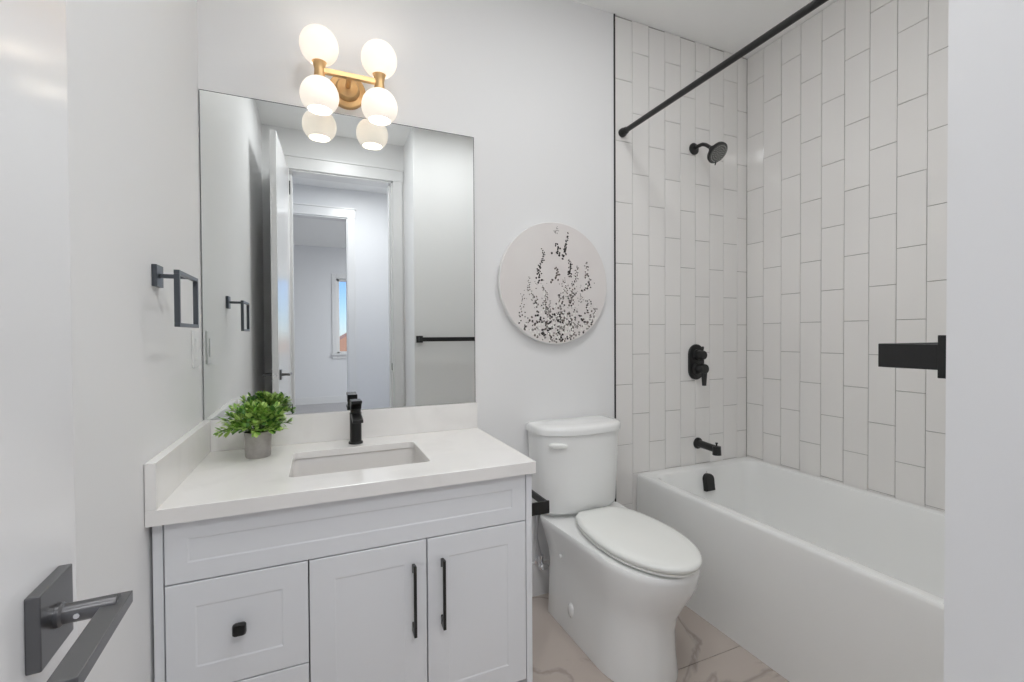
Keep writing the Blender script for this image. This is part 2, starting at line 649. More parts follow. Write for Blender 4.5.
# ------------------------------------------------------------------ wall mirror
mir = thing('wall_mirror', 'large frameless rectangular mirror on the back wall above the vanity splash', 'mirror', (.127, YB, .90))
b_ = MB()
x0, x1, z0, z1 = -.362, .616, .8985, 2.0235
b_.box(x0, x1, YB - .006, YB, z0, z1)
b_.build('mirror_edge', M['mirroredge'], mir)['label'] = 'thin dark cut edge of the mirror glass'
b_ = MB()
b_.box(x0 + .0015, x1 - .0025, YB - .0066, YB - .0061, z0 + .0005, z1 - .0025)
b_.build('mirror_glass', M['mirror'], mir)

# ------------------------------------------------------------------ bathtub
tub = thing('bathtub', 'white alcove bathtub with a plain flat apron, along the right tiled wall', 'bathtub', (1.85, 1.06, 0))
b_ = MB()
Y0, Y1, ZT = YF + .005, YB - .001, .482
x1 = XR - .001
rings = [rrect(1.461, x1, Y0, Y1, .006, 0),
         rrect(1.469, x1, Y0, Y1, .006, .44),
         rrect(1.471, x1, Y0, Y1, .006, .468),
         rrect(1.473, x1 - .001, Y0, Y1, .008, .477),
         rrect(1.478, x1 - .003, Y0 + .003, Y1 - .003, .010, ZT),
         rrect(1.510, x1 - .034, Y0 + .07, Y1 - .052, .07, ZT),
         rrect(1.520, x1 - .041, Y0 + .08, Y1 - .060, .075, .478),
         rrect(1.527, x1 - .045, Y0 + .088, Y1 - .066, .08, .465),
         rrect(1.542, x1 - .055, Y0 + .11, Y1 - .078, .09, .38),
         rrect(1.560, x1 - .070, Y0 + .17, Y1 - .095, .10, .24),
         rrect(1.580, x1 - .090, Y0 + .23, Y1 - .115, .11, .15),
         rrect(1.605, x1 - .115, Y0 + .27, Y1 - .145, .11, .115),
         rrect(1.66, x1 - .17, Y0 + .33, Y1 - .21, .10, .105)]
b_.loft(rings)
b_.build('tub_shell', M['tub'], tub, smooth=38)
# overflow cover on the sloping end
b_ = MB()
oc = Vector((1.866, YB - .085, .412))


def stadium(w, zb, zt, y, n=14):
    pts = [Vector((w, y, zb)), Vector((-w, y, zb))]
    for k in range(n + 1):
        a = PI - PI * k / n
        pts.append(Vector((w * math.cos(a), y, zt - w + w * math.sin(a))))
    return pts


tilt = Matrix.Translation(oc) @ Matrix.Rotation(R(-7), 4, 'X')
b_.loft([[tilt @ p for p in stadium(w_, -.045 - dz, .043 + dz, yy)] for w_, dz, yy in ((.0285, 0, .014), (.0285, 0, -.010), (.0255, -.003, -.016))])
b_.build('overflow_cover', M['black'], tub, smooth=30)['label'] = 'black arched overflow cover'
b_ = MB()
b_.lathe([(.034, 0), (.034, .004), (.02, .006)], 28, axis((1.86, 1.62, .1052), (0, 0, 1)))
b_.build('tub_drain', M['black'], tub, smooth=True)['label'] = 'black round tub drain'
b_ = MB()
b_.lathe([(.004, 0), (.004, .002)], 12, axis((1.862, YB - .0755, .462), (0, -1, .2)))
b_.build('overflow_mark', M['chrome'], tub, smooth=True)

# tub spout on the wall
sp = thing('tub_spout', 'black tub spout with a small pull knob, low on the end tile wall', 'spout', (1.876, YB, .596))
b_ = MB()
b_.lathe([(.030, 0), (.030, .006), (.026, .010), (.0195, .012)], 28, axis((1.876, YB - .001, .596), (0, -1, 0)))
b_.build('spout_flange', M['black'], sp, smooth=30)
b_ = MB()
b_.tube([(1.876, YB - .006, .596), (1.876, YB - .140, .590)], [.0195, .0185], 24)
b_.tube([(1.876, YB - .128, .606), (1.876, YB - .130, .562)], [.0205, .0215], 24)
b_.build('spout_body', M['black'], sp, smooth=30)
b_ = MB()
b_.tube([(1.876, YB - .128, .604), (1.876, YB - .128, .622)], .004, 12)
b_.lathe([(.0065, 0), (.0065, .006)], 14, axis((1.876, YB - .128, .619), (0, 0, 1)))
b_.build('diverter_knob', M['black'], sp, smooth=30)

# shower valve
va = thing('shower_valve', 'black oval plate shower valve with two controls, on the end tile wall', 'shower valve', (1.868, YB, 1.034))
b_ = MB()


def oval(w, h, y, n=12):
    pts = []
    for c, a0 in ((h - w, 0), (-(h - w), 180)):
        for k in range(n + 1):
            a = R(a0 + 180 * k / n)
            pts.append(Vector((1.862 + w * math.cos(a), y, 1.034 + c + w * math.sin(a))))
    return pts


b_.loft([oval(.053, .095, YB - .0005), oval(.053, .095, YB - .008), oval(.050, .092, YB - .012)])
b_.build('valve_plate', M['black'], va, smooth=30)
b_ = MB()
b_.lathe([(.030, 0), (.030, .008), (.024, .012), (.024, .045), (.022, .050), (.0, .050)], 28, axis((1.862, YB - .010, 1.072), (0, -1, 0)), cap1=False)
b_.lathe([(.006, 0), (.006, .030), (.0045, .033)], 12, axis((1.862, YB - .046, 1.085), (.2, 0, 1)))
b_.build('diverter_control', M['black'], va, smooth=30)
b_ = MB()
b_.lathe([(.034, 0), (.034, .008), (.026, .013), (.026, .055), (.024, .060), (0, .060)], 28, axis((1.862, YB - .010, 1.000), (0, -1, 0)), cap1=False)
tb = Matrix.Translation((1.862, YB - .060, 1.0))
b_.loft([rrect(-.016, .016, -.008, .008, .004, 0.010), rrect(-.015, .015, -.008, .008, .004, -.03), rrect(-.010, .010, -.007, .007, .004, -.088)])
for v in b_.bm.verts[-3 * 36:]:
    pass
bl = b_.bm.verts[:]
for v in bl[-3 * 36:]:
    v.co = tb @ v.co
b_.build('temperature_lever', M['black'], va, smooth=30)

# shower head
sh = thing('shower_fixture', 'black round shower head on a bent arm, high on the end tile wall', 'shower head', (1.848, YB, 2.168))
b_ = MB()
b_.lathe([(.031, 0), (.031, .006), (.022, .012), (.012, .014)], 28, axis((1.848, YB - .001, 2.168), (0, -1, 0)))
b_.build('arm_flange', M['black'], sh, smooth=30)
b_ = MB()
b_.tube([(1.848, YB - .008, 2.168), (1.848, YB - .035, 2.172), (1.848, YB - .062, 2.170), (1.848, YB - .085, 2.158), (1.848, YB - .108, 2.138), (1.848, YB - .125, 2.122)], .0095, 16)
b_.build('shower_arm', M['black'], sh, smooth=60)
hd = Vector((0.04, -.72, -.70)).normalized()
hc = Vector((1.848, YB - .125, 2.122))
mt = axis(hc, hd)
b_ = MB()
b_.lathe([(.012, -.012), (.017, -.004), (.017, .010), (.024, .018), (.046, .030), (.053, .036), (.054, .046), (.050, .050)], 36, mt)
b_.build('head_body', M['black'], sh, smooth=30)
b_ = MB()
b_.lathe([(.0485, .0495), (.0485, .0515), (.046, .0525)], 36, mt)
hf = b_.build('spray_face', M['showerface'], sh, smooth=30)
b_ = MB()
for rr, nn in ((.008, 6), (.018, 12), (.029, 18), (.040, 26)):
    for k in range(nn):
        a = 2 * PI * k / nn
        b_.lathe([(.0028, .052), (.0022, .0555)], 6, mt @ Matrix.Translation((rr * math.cos(a), rr * math.sin(a), 0)))
o = b_.build('spray_nozzles', M['showernub'], sh)
b_ = MB()
pp = mt @ Vector((0, 0, .044))
side = Vector((-.35, -.1, -1)).normalized()
b_.tube([pp + side * .050, pp + side * .070], [.0035, .003], 10)
b_.build('spray_selector', M['black'], sh, smooth=True)

# shower rod
rod = thing('shower_curtain_rod', 'long straight black shower curtain rod above the bathtub', 'curtain rod', (1.384, YB, 2.172))
b_ = MB()
b_.tube([(1.384, YB - .004, 2.174), (1.384, YF + .004, 2.174)], .0125, 20)
b_.build('rod_tube', M['black'], rod, smooth=30)
for ya, d in ((YB - .0005, -1), (YF + .0005, 1)):
    b_ = MB()
    b_.lathe([(.021, 0), (.021, .016), (.0165, .024), (.0165, .036), (.0135, .040)], 24, axis((1.384, ya, 2.174), (0, d, 0)))
    b_.build('rod_end', M['black'], rod, smooth=30)

# ------------------------------------------------------------------ round artwork
AC = (.996, 1.418)
art = thing('round_artwork', 'round canvas with dark dotted flower stems on a pale blush ground, hung above the toilet', 'wall art', (AC[0], YB, AC[1]))
b_ = MB()
am = axis((AC[0], YB - .0003, AC[1]), (0, -1, 0))
b_.lathe([(.266, 0), (.274, .004), (.277, .024), (.2755, .029), (.273, .031)], 96, am)
b_.build('canvas_drum', M['canvasrim'], art, smooth=25)
b_ = MB()
b_.lathe([(.2735, .0312), (.2725, .0318)], 96, am)
b_.build('canvas_face', M['canvas'], art)['label'] = 'pale blush painted canvas face'
b_ = MB()
rng = random.Random(11)
yv = YB - .0325
cnt = [0]


def dot(x, z, r_, mi):
    if (x * x + z * z) ** .5 > .2715 - r_:
        return
    b_.mi = mi
    n_ = 7
    cnt[0] += 1
    y = yv - .00004 * (cnt[0] % 25)
    r_ *= 1.18
    sq = rng.uniform(.75, 1.0)
    a0 = rng.uniform(0, PI)
    c_ = b_.bm.verts.new((AC[0] + x, y - .0004, AC[1] + z))
    ring = []
    for k in range(n_):
        a = 2 * PI * k / n_
        px_, pz_ = r_ * math.cos(a), r_ * sq * math.sin(a)
        ring.append(b_.bm.verts.new((AC[0] + x + px_ * math.cos(a0) - pz_ * math.sin(a0), y, AC[1] + z + px_ * math.sin(a0) + pz_ * math.cos(a0))))
    for k in range(n_):
        b_.face([c_, ring[(k + 1) % n_], ring[k]])


def colr():
    return rng.choices((0, 1, 2, 3), (5, 4, 2.5, 3))[0]


# coordinates in the disc: x right, z up, radius .272 ; stems as polylines of dots
def stem(pts, n_, spread, r0, r1, pal=None):
    seg = []
    for a, c in zip(pts[:-1], pts[1:]):
        seg.append((a, c, math.dist(a, c)))
    tot = sum(s_[2] for s_ in seg)
    n_ = int(n_ * 1.25)
    spread *= 1.4
    for i in range(n_):
        t = (i + rng.random()) / n_ * tot
        for a, c, d in seg:
            if t <= d or (a, c, d) == seg[-1]:
                f = min(1, t / d)
                x, z = a[0] + (c[0] - a[0]) * f, a[1] + (c[1] - a[1]) * f
                break
            t -= d
        fr = i / n_
        s_ = spread * (.35 + .65 * fr)
        dot(x + rng.gauss(0, s_), z + rng.gauss(0, .003), r0 + (r1 - r0) * fr * rng.uniform(.7, 1.1), pal if pal is not None else colr())


S = lambda px, py: ((px - 272) / 268 * .277, (348 - py) / 312 * .283)   # sketch grid read off the canvas
stem([S(205, 178), S(212, 222), S(190, 265), S(186, 345)], 44, .0055, .0022, .0042, 0)
stem([S(203, 365), S(222, 400), S(214, 440), S(220, 490)], 48, .006, .002, .0042)
stem([S(142, 325), S(140, 380), S(158, 420), S(180, 470)], 40, .008, .002, .004)
stem([S(278, 70), S(270, 100)], 12, .005, .0018, .0028, 3)
stem([S(272, 150), S(292, 225)], 13, .011, .004, .0052, 0)
stem([S(264, 270), S(285, 300), S(262, 350)], 12, .010, .004, .005, 1)
stem([S(332, 85), S(330, 120), S(316, 160), S(318, 205)], 34, .004, .0018, .0038, 0)
stem([S(334, 225), S(348, 260), S(338, 312)], 34, .005, .002, .0042, 0)
stem([S(378, 258), S(374, 310), S(352, 370), S(346, 460)], 60, .008, .0022, .0045)
stem([S(308, 320), S(322, 370), S(318, 430)], 28, .009, .002, .0038)
stem([S(428, 232), S(430, 290), S(436, 350), S(416, 385)], 32, .010, .003, .0046)
stem([S(280, 400), S(300, 440), S(300, 470)], 26, .012, .0028, .0045)
stem([S(398, 398), S(400, 440)], 12, .006, .002, .003, 3)
stem([S(432, 420), S(440, 500)], 18, .014, .003, .0048)
stem([S(478, 462), S(468, 510), S(440, 600)], 26, .009, .003, .005)
stem([S(108, 400), S(106, 450), S(104, 545), S(124, 580)], 26, .009, .002, .0046)
stem([S(240, 440), S(236, 500)], 16, .006, .002, .0035, 3)
for _ in range(520):
    px_ = rng.triangular(98, 478, 285)
    top = 455 + 55 * abs((px_ - 290) / 190) ** 1.5 + rng.uniform(0, 45)
    py_ = rng.uniform(top, 655)
    x, z = S(px_, py_)
    dot(x, z, rng.uniform(.0026, .0056), rng.choices((0, 1, 2, 3), (4, 3.5, 5, 2.5))[0])
for _ in range(60):
    px_, py_ = rng.uniform(100, 470), rng.uniform(330, 480)
    x, z = S(px_, py_)
    dot(x, z, rng.uniform(.0015, .0026), 3)
b_.build('painted_flowers', [M['dotdark'], M['dotmid'], M['dotlight'], M['dotgrey']], art)['label'] = 'dotted flower stems in black, brown and cream paint'

# ------------------------------------------------------------------ vanity light
vl = thing('vanity_light', 'brass wall light with four glowing round opal glass globes, above the mirror', 'wall light', (.112, YB, 2.105))
LX, LY, LZ = (.014, .215), 1.712, 2.106
b_ = MB()
b_.lathe([(.066, 0), (.066, .012), (.062, .016), (.044, .018), (.042, .030), (.036, .040), (.018, .046), (.008, .048)], 40, axis((.112, YB - .001, 2.112), (0, -1, 0)))
b_.build('wall_canopy', M['brass'], vl, smooth=35)
b_ = MB()
b_.tube([(.112, YB - .04, 2.112), (.112, LY, 2.106)], .010, 16)
b_.box(LX[0], LX[1], LY - .0085, LY + .0085, LZ - .0085, LZ + .0085)
b_.build('cross_arm', M['brass'], vl, bevel=.001)
for x in LX:
    b_ = MB()
    b_.lathe([(.020, -.036), (.020, -.030), (.0175, -.014), (.0165, 0), (.020, .018), (.0275, .034), (.0275, .038)], 32, axis((x, LY, LZ), (0, 0, 1)))
    b_.build('globe_holder', M['brass'], vl, smooth=35)
    for sg in (1, -1):
        b_ = MB()
        rr = .0635
        zc = LZ + (.0825 if sg > 0 else -.0890)
        prof = []
        a0, a1 = R(24), R(180 - 38)
        for k in range(25):
            a = a0 + (a1 - a0) * k / 24
            prof.append((rr * math.sin(a), -rr * math.cos(a)))
        # thin glass: outside then back inside
        inner = [(max(.001, (rr - .003) * math.sin(a0 + (a1 - a0) * k / 24)), -(rr - .003) * math.cos(a0 + (a1 - a0) * k / 24)) for k in range(24, -1, -1)]
        b_.lathe(prof + inner, 40, axis((x, LY, zc), (0, 0, sg)), cap0=False, cap1=False)
        o = b_.build('globe_shade', M['opal'], vl, smooth=60)
        o['label'] = 'glowing white opal glass globe'
        b_ = MB()
        b_.lathe([(.001, -.045), (.012, -.044), (.014, -.030), (.024, -.006), (.025, .008), (.018, .022), (.001, .028)], 24, axis((x, LY, zc), (0, 0, sg)))
        o2 = b_.build('light_bulb', M['bulb'], None, smooth=60)
        o2.parent = o
        o2['label'] = 'lit bulb inside the globe'

# ------------------------------------------------------------------ vanity cabinet
CX0, CX1, CYF, CYB = -.358, .615, 1.28, YB - .002
van = thing('vanity_cabinet', 'white bathroom vanity cabinet with two doors and two drawers under the counter', 'vanity cabinet', (.13, 1.56, 0))
b_ = MB()
b_.box(CX0, CX0 + .020, CYF + .006, CYB, 0, .7525)
b_.box(.595, CX1, CYF, CYB, 0, .7525)
b_.box(CX0 + .02, .595, CYF + .075, CYF + .09, 0, .095)
b_.build('side_panels', M['cab'], van, bevel=.0015)
b_ = MB()
b_.box(CX0 + .021, .594, CYF + .022, CYF + .030, .10, .7525)
b_.box(CX0 + .021, .594, CYF + .030, CYB, .10, .115)
b_.build('carcass', M['gap'], van)


def shaker(x0, x1, z0, z1, fr, name, parent):
    b_ = MB()
    yf, yb_ = CYF, CYF + .019
    d = .0013
    outer = [(x0, z0), (x1, z0), (x1, z1), (x0, z1)]
    inn = [(x0 + fr, z0 + fr), (x1 - fr, z0 + fr), (x1 - fr, z1 - fr), (x0 + fr, z1 - fr)]
    inn2 = [(x0 + fr + .004, z0 + fr + .004), (x1 - fr - .004, z0 + fr + .004), (x1 - fr - .004, z1 - fr - .004), (x0 + fr + .004, z1 - fr - .004)]
    ch = .0012
    outc = [(x0 + ch, z0 + ch), (x1 - ch, z0 + ch), (x1 - ch, z1 - ch), (x0 + ch, z1 - ch)]
    rings = [[Vector((x, yb_, z)) for x, z in outer], [Vector((x, yf + ch, z)) for x, z in outer], [Vector((x, yf, z)) for x, z in outc],
             [Vector((x, yf, z)) for x, z in inn], [Vector((x, yf + d, z)) for x, z in inn2]]
    b_.loft(rings)
    return b_.build(name, M['cab'], parent)


FX0, FX1 = -.334, .5925
g_ = .0018
shaker(FX0, FX1, .6015 + g_, .7515, .045, 'top_rail_panel', van)
dr = [shaker(FX0, -.0285 - g_, .3345 + g_, .6015 - g_, .058, 'drawer', van),
      shaker(FX0, -.0285 - g_, .10, .3345 - g_, .058, 'drawer', van)]
dl = shaker(-.0285 + g_, .281 - g_, .10, .6015 - g_, .060, 'door', van)
drr = shaker(.281 + g_, FX1, .10, .6015 - g_, .060, 'door', van)
for d_, z in zip(dr, (.472, .215)):
    b_ = MB()
    kx = -.183
    b_.lathe([(.0065, 0), (.0065, .012)], 16, axis((kx, CYF + .0045, z), (0, -1, 0)))
    rings = []
    for hw_, yy in ((.008, .010), (.0135, .014), (.0150, .018), (.0150, .024), (.0125, .0285)):
        rings.append([Vector((kx + p.x, CYF + .0045 - yy, z + p.y)) for p in rrect(-hw_, hw_, -hw_, hw_, hw_ * .45, 0, 4)])
    b_.loft(rings)
    o = b_.build('drawer_knob', M['black'], None, smooth=35)
    o.parent = d_
    o['label'] = 'rounded square black knob'
for d_, x in ((dl, .2415), (drr, .3245)):
    b_ = MB()
    z0, z1 = .3425, .5415
    yy = CYF - .030
    # flat bar with two short angled feet
    b_.box(x - .0042, x + .0042, yy, yy + .007, z0, z1)
    for zz, s_ in ((z0, 1), (z1, -1)):
        b_.loft([[Vector((x + a, CYF, zz + s_ * c)) for a, c in ((-.0042, .004), (.0042, .004), (.0042, .030), (-.0042, .030))],
                 [Vector((x + a, yy + .004, zz + s_ * c)) for a, c in ((-.0042, .0), (.0042, .0), (.0042, .018), (-.0042, .018))]])
    o = b_.build('door_pull', M['black'], None, bevel=.001)
    o.parent = d_
    o['label'] = 'long slim black bar pull'

# ------------------------------------------------------------------ countertop with splashes
ct = thing('countertop', 'white quartz countertop with a rectangular sink cutout, on the vanity cabinet', 'countertop', (.13, 1.55, .753))
XA, XB_, YA, YBk = XL + .0015, .620, 1.260, YB - .001
SX0, SX1, SY0, SY1 = -.079, .321, 1.396, 1.688
b_ = MB()
zt, zb = .790, .753
N = 6
outer_t = rrect(XA, XB_, YA, YBk, .001, zt, N)
inner_t = rrect(SX0, SX1, SY0, SY1, .018, zt, N)
zh = .768
b_.loft([rrect(SX0, SX1, SY0, SY1, .018, zh, N), rrect(SX0, SX1, SY0, SY1, .018, zt - .0015, N),
         rrect(SX0 - .0015, SX1 + .0015, SY0 - .0015, SY1 + .0015, .0195, zt, N),
         rrect(XA + .0015, XB_ - .0015, YA + .0015, YBk, .001, zt, N), rrect(XA, XB_, YA, YBk, .001, zt - .0015, N),
         rrect(XA, XB_, YA, YBk, .001, zb, N), rrect(XA + .02, XB_ - .02, YA + .02, YBk - .01, .001, zb, N), rrect(XA + .021, XB_ - .021, YA + .021, YBk - .011, .001, zh, N), rrect(SX0, SX1, SY0, SY1, .018, zh, N)], False, False)
bmesh.ops.remove_doubles(b_.bm, verts=b_.bm.verts, dist=1e-6)
b_.build('counter_slab', M['quartz'], ct)
b_ = MB()
b_.box(-.3412, XB_, 1.8195, YBk, zt, .8975)
b_.build('back_splash', M['quartz'], ct, bevel=.0012)
b_ = MB()
b_.box(XA, -.3415, YA, YBk, zt, .8975)
b_.build('side_splash', M['quartz'], ct, bevel=.0012)

sk = thing('undermount_sink', 'white rectangular undermount sink set below the quartz countertop', 'sink', (.12, 1.54, .64))
b_ = MB()
ex = .006
b_.loft([rrect(SX0 - .03, SX1 + .03, SY0 - .03, SY1 + .03, .03, .7675, N),
         rrect(SX0 - ex, SX1 + ex, SY0 - ex, SY1 + ex, .022, .7675, N),
         rrect(SX0 - ex + .002, SX1 + ex - .002, SY0 - ex + .002, SY1 + ex - .002, .024, .760, N),
         rrect(SX0 + .004, SX1 - .004, SY0 + .004, SY1 - .004, .03, .66, N),
         rrect(SX0 + .016, SX1 - .016, SY0 + .016, SY1 - .016, .035, .632, N),
         rrect(SX0 + .05, SX1 - .05, SY0 + .05, SY1 - .05, .04, .624, N),
         rrect(SX0 + .14, SX1 - .14, SY0 + .11, SY1 - .11, .03, .620, N)], False, True)
b_.build('sink_bowl', M['sink'], sk, smooth=50)
b_ = MB()
b_.lathe([(.022, 0), (.022, .003), (.016, .005)], 24, axis((.121, 1.545, .6203), (0, 0, 1)))
b_.build('sink_drain', M['chrome'], sk, smooth=30)

# ------------------------------------------------------------------ faucet
fa = thing('faucet', 'black single handle faucet standing on the countertop behind the sink', 'faucet', (.124, 1.748, .790))
fxx, fyy = .124, 1.748
b_ = MB()
b_.lathe([(.0255, 0), (.0255, .004), (.0235, .007), (.0205, .008), (.0205, .112), (.0195, .114)], 32, axis((fxx, fyy, .7902), (0, 0, 1)))
b_.build('faucet_body', M['black'], fa, smooth=30)
b_ = MB()
b_.loft([[Vector((fxx + a, y, z)) for a, z in ((-.0175, z0), (.0175, z0), (.0175, z1), (-.0175, z1))]
         for y, z0, z1 in ((fyy + .012, .889, .903), (fyy - .03, .888, .902), (fyy - .112, .882, .894))])
b_.build('faucet_spout', M['black'], fa, bevel=.0015)
b_ = MB()
b_.lathe([(.0185, 0), (.0185, .014)], 28, axis((fxx, fyy, .9042), (0, 0, 1)))
b_.loft([[Vector((fxx + a, y, z)) for a, z in ((-.0185, z0), (.0185, z0), (.0185, z1), (-.0185, z1))]
         for y, z0, z1 in ((fyy + .021, .918, .950), (fyy - .022, .918, .950), (fyy - .040, .938, .9515), (fyy - .060, .943, .9525))])
b_.build('faucet_handle', M['black'], fa, bevel=.0015)

# ------------------------------------------------------------------ potted plant
pl = thing('potted_plant', 'small bushy green plant in a grey cement pot on the left of the counter', 'potted plant', (-.184, 1.688, .790))
pcx, pcy = -.184, 1.688
b_ = MB()
b_.lathe([(.035, 0), (.037, .003), (.0405, .083), (.0375, .083), (.036, .072)], 40, axis((pcx, pcy, .7903), (0, 0, 1)), cap1=False)
b_.build('plant_pot', M['pot'], pl, smooth=40)
b_ = MB()
b_.lathe([(.0365, .068), (.02, .073), (.002, .075)], 24, axis((pcx, pcy, .7903), (0, 0, 1)))
b_.build('soil', M['soil'], pl, smooth=True)
b_ = MB()
rng = random.Random(5)


def leaf(p, d, upv, L, W):
    d = d.normalized()
    s_ = d.cross(upv)
    if s_.length < .05:
        s_ = d.cross(Vector((1, 0, 0)))
    s_.normalize()
    nrm = s_.cross(d).normalized()
    bend = rng.uniform(-.12, .18) * L
    rows = []
    for t, w_ in ((0, .12), (.28, .72), (.6, 1.), (.85, .62), (1, .06)):
        c_ = p + d * (L * t) - nrm * (bend * t * t)
        rows.append([b_.bm.verts.new(c_ - s_ * (W * w_) + nrm * (.18 * W * w_)), b_.bm.verts.new(c_), b_.bm.verts.new(c_ + s_ * (W * w_) + nrm * (.18 * W * w_))])
    b_.mi = rng.choices((0, 1, 2), (5, 5, 2))[0]
    for a, c in zip(rows[:-1], rows[1:]):
        b_.face([a[0], a[1], c[1], c[0]])
        b_.face([a[1], a[2], c[2], c[1]])


base = Vector((pcx, pcy, .872))
for i in range(84):
    az = i * 2.399 + rng.uniform(-.3, .3)
    el = R(rng.choice((12, 24, 36, 48, 60, 75)) + rng.uniform(-8, 8))
    if i < 12:
        el = R(rng.uniform(6, 18))
    d = Vector((math.cos(az) * math.cos(el), math.sin(az) * math.cos(el), math.sin(el)))
    ln = (.074 if el > R(40) else .066) + .012 * math.cos(el) + rng.uniform(-.010, .010)
    if d.y > .3:
        ln *= .85
    if d.x > .2 and el < R(40):
        ln *= .86
    if d.x < -.2:
        ln *= 1.08
    p0 = base + Vector((d.x * .018, d.y * .018, 0))
    pts = []
    for k in range(6):
        t = k / 5
        pts.append(p0 + d * (ln * t) + Vector((0, 0, .010 * math.sin(t * PI) + .002 * t)))
    b_.mi = 3
    b_.tube(pts, .0009, 5)
    for k in range(2, 6):
        tdir = (pts[k] - pts[k - 1]).normalized()
        for _ in range(3 if k < 5 else 5):
            ra = rng.uniform(0, 2 * PI)
            side = tdir.orthogonal().normalized()
            side.rotate(Matrix.Rotation(ra, 3, tdir))
            ld = tdir * rng.uniform(.55, 1.2) + side * rng.uniform(.4, .9) + Vector((0, 0, .25))
            leaf(pts[k] - tdir * rng.uniform(0, .008), ld, Vector((0, 0, 1)), rng.uniform(.019, .027), rng.uniform(.0052, .0074))
b_.build('foliage', [M['leafa'], M['leafb'], M['leafc'], M['stem']], pl, smooth=60)

# ------------------------------------------------------------------ toilet
TC = 1.072
to = thing('toilet', 'white two piece toilet with closed oval lid, between the vanity and the bathtub', 'toilet', (TC, 1.47, 0))


def dring(z, yb_, hb, yc, hw_, yf, ex=1.0, ey=1.0, cx=TC, nf=40, ns=6, nb=8, rb=.02):
    pts = []
    # back edge right to left, then left side, front arc, right side
    for k in range(nb):
        t = k / (nb - 1)
        pts.append(Vector((cx + hb * (1 - 2 * t) * (1 - rb / hb if k in (0, nb - 1) else 1), yb_, z)))
    for k in range(ns):
        t = (k + .5) / ns
        pts.append(Vector((cx - (hb + (hw_ - hb) * t), yb_ + (yc - yb_) * t - (0 if k else 0), z)))
    for k in range(nf + 1):
        a = PI * k / nf
        cxx, sxx = math.cos(a), math.sin(a)
        pts.append(Vector((cx - hw_ * math.copysign(abs(cxx) ** ex, cxx), yc - (yc - yf) * abs(sxx) ** ey, z)))
    for k in range(ns):
        t = (k + .5) / ns
        pts.append(Vector((cx + (hw_ + (hb - hw_) * t), yc + (yb_ - yc) * t, z)))
    return pts


b_ = MB()
#          z     yback hback  yc    hw    yfront
rings = [(.000, 1.735, .152, 1.360, .145, 1.162, -.027),
         (.012, 1.735, .152, 1.360, .145, 1.160, -.027),
         (.090, 1.735, .151, 1.360, .139, 1.172, -.025),
         (.160, 1.735, .152, 1.355, .135, 1.178, -.021),
         (.215, 1.740, .156, 1.350, .138, 1.172, -.012),
         (.260, 1.750, .168, 1.335, .153, 1.154, .000),
         (.300, 1.760, .178, 1.340, .164, 1.130, .004),
         (.340, 1.768, .190, 1.345, .171, 1.112, .006),
         (.375, 1.772, .202, 1.345, .175, 1.104, .007),
         (.392, 1.773, .206, 1.345, .175, 1.103, .007),
         (.400, 1.771, .202, 1.345, .170, 1.108, .007)]
b_.loft([dring(z, yb_, hb, yc, hw_, yf, 1.0, .92, cx=TC + dx) for z, yb_, hb, yc, hw_, yf, dx in rings])
b_.build('toilet_bowl', M['porc'], to, smooth=50)
b_ = MB()
b_.lathe([(.020, -.010), (.018, .005), (.012, .010), (.001, .011)], 24, Matrix.Translation((TC - .167, 1.53, .100)) @ Matrix.Scale(1.5, 4, (0, 0, 1)) @ axis((0, 0, 0), (-1, 0, 0)))
b_.build('bolt_cap', M['porc'], to, smooth=60)
b_ = MB()
b_.lathe([(.008, -.004), (.007, .004), (.001, .006)], 16, axis((TC - .176, 1.60, .285), (-1, 0, -.2)))
b_.build('bowl_screw_cap', M['porc'], to, smooth=60)['label'] = 'small round screw cap'


# seat and lid
def sring(z, d, yb_=1.628, hb=.070, yc=1.370, hw_=.159, yf=1.092, cx=TC + .014, nf=44, nb=18):
    yb_, hb, hw_, yf = yb_ + d, hb + d * .6, hw_ + d, yf - d
    pts = []
    for k in range(nf + 1):
        a = PI * k / nf
        pts.append(Vector((cx - hw_ * math.cos(a), yc - (yc - yf) * math.sin(a) ** .96, z)))
    for sgn in (1, -1):
        for k in range(1, nb):
            a = PI / 2 * k / nb
            if sgn < 0:
                a = PI / 2 - a
            # quarter ellipse running into the flat back edge
            pts.append(Vector((cx + sgn * (hb + (hw_ - hb) * math.cos(a)), yc + (yb_ - yc) * math.sin(a), z)))
    return pts


b_ = MB()
b_.loft([sring(z, d) for z, d in ((.4005, -.030), (.4065, -.026), (.4070, -.006), (.4095, -.001), (.416, -.001), (.4185, -.006))])
b_.build('toilet_seat', M['seat'], to, smooth=50)
b_ = MB()
b_.loft([sring(z, d) for z, d in ((.4190, -.012), (.4205, -.002), (.4225, .003), (.432, .0045), (.438, .001), (.4415, -.007), (.4435, -.035), (.4440, -.06))])
b_.build('toilet_lid', M['seat'], to, smooth=60)
for s_ in (-1, 1):
    b_ = MB()
    b_.lathe([(.013, 0), (.013, .008), (.010, .012)], 18, axis((TC + .008 + s_ * .06, 1.60, .398), (0, 0, 1)))
    b_.build('seat_hinge', M['seat'], to, smooth=40)


# tank
def tring(z, hw_, yf, yc, yb_=1.828):
    return dring(z, yb_, hw_, yc, hw_, yf, .92, .95, cx=TC - .013, rb=.012)


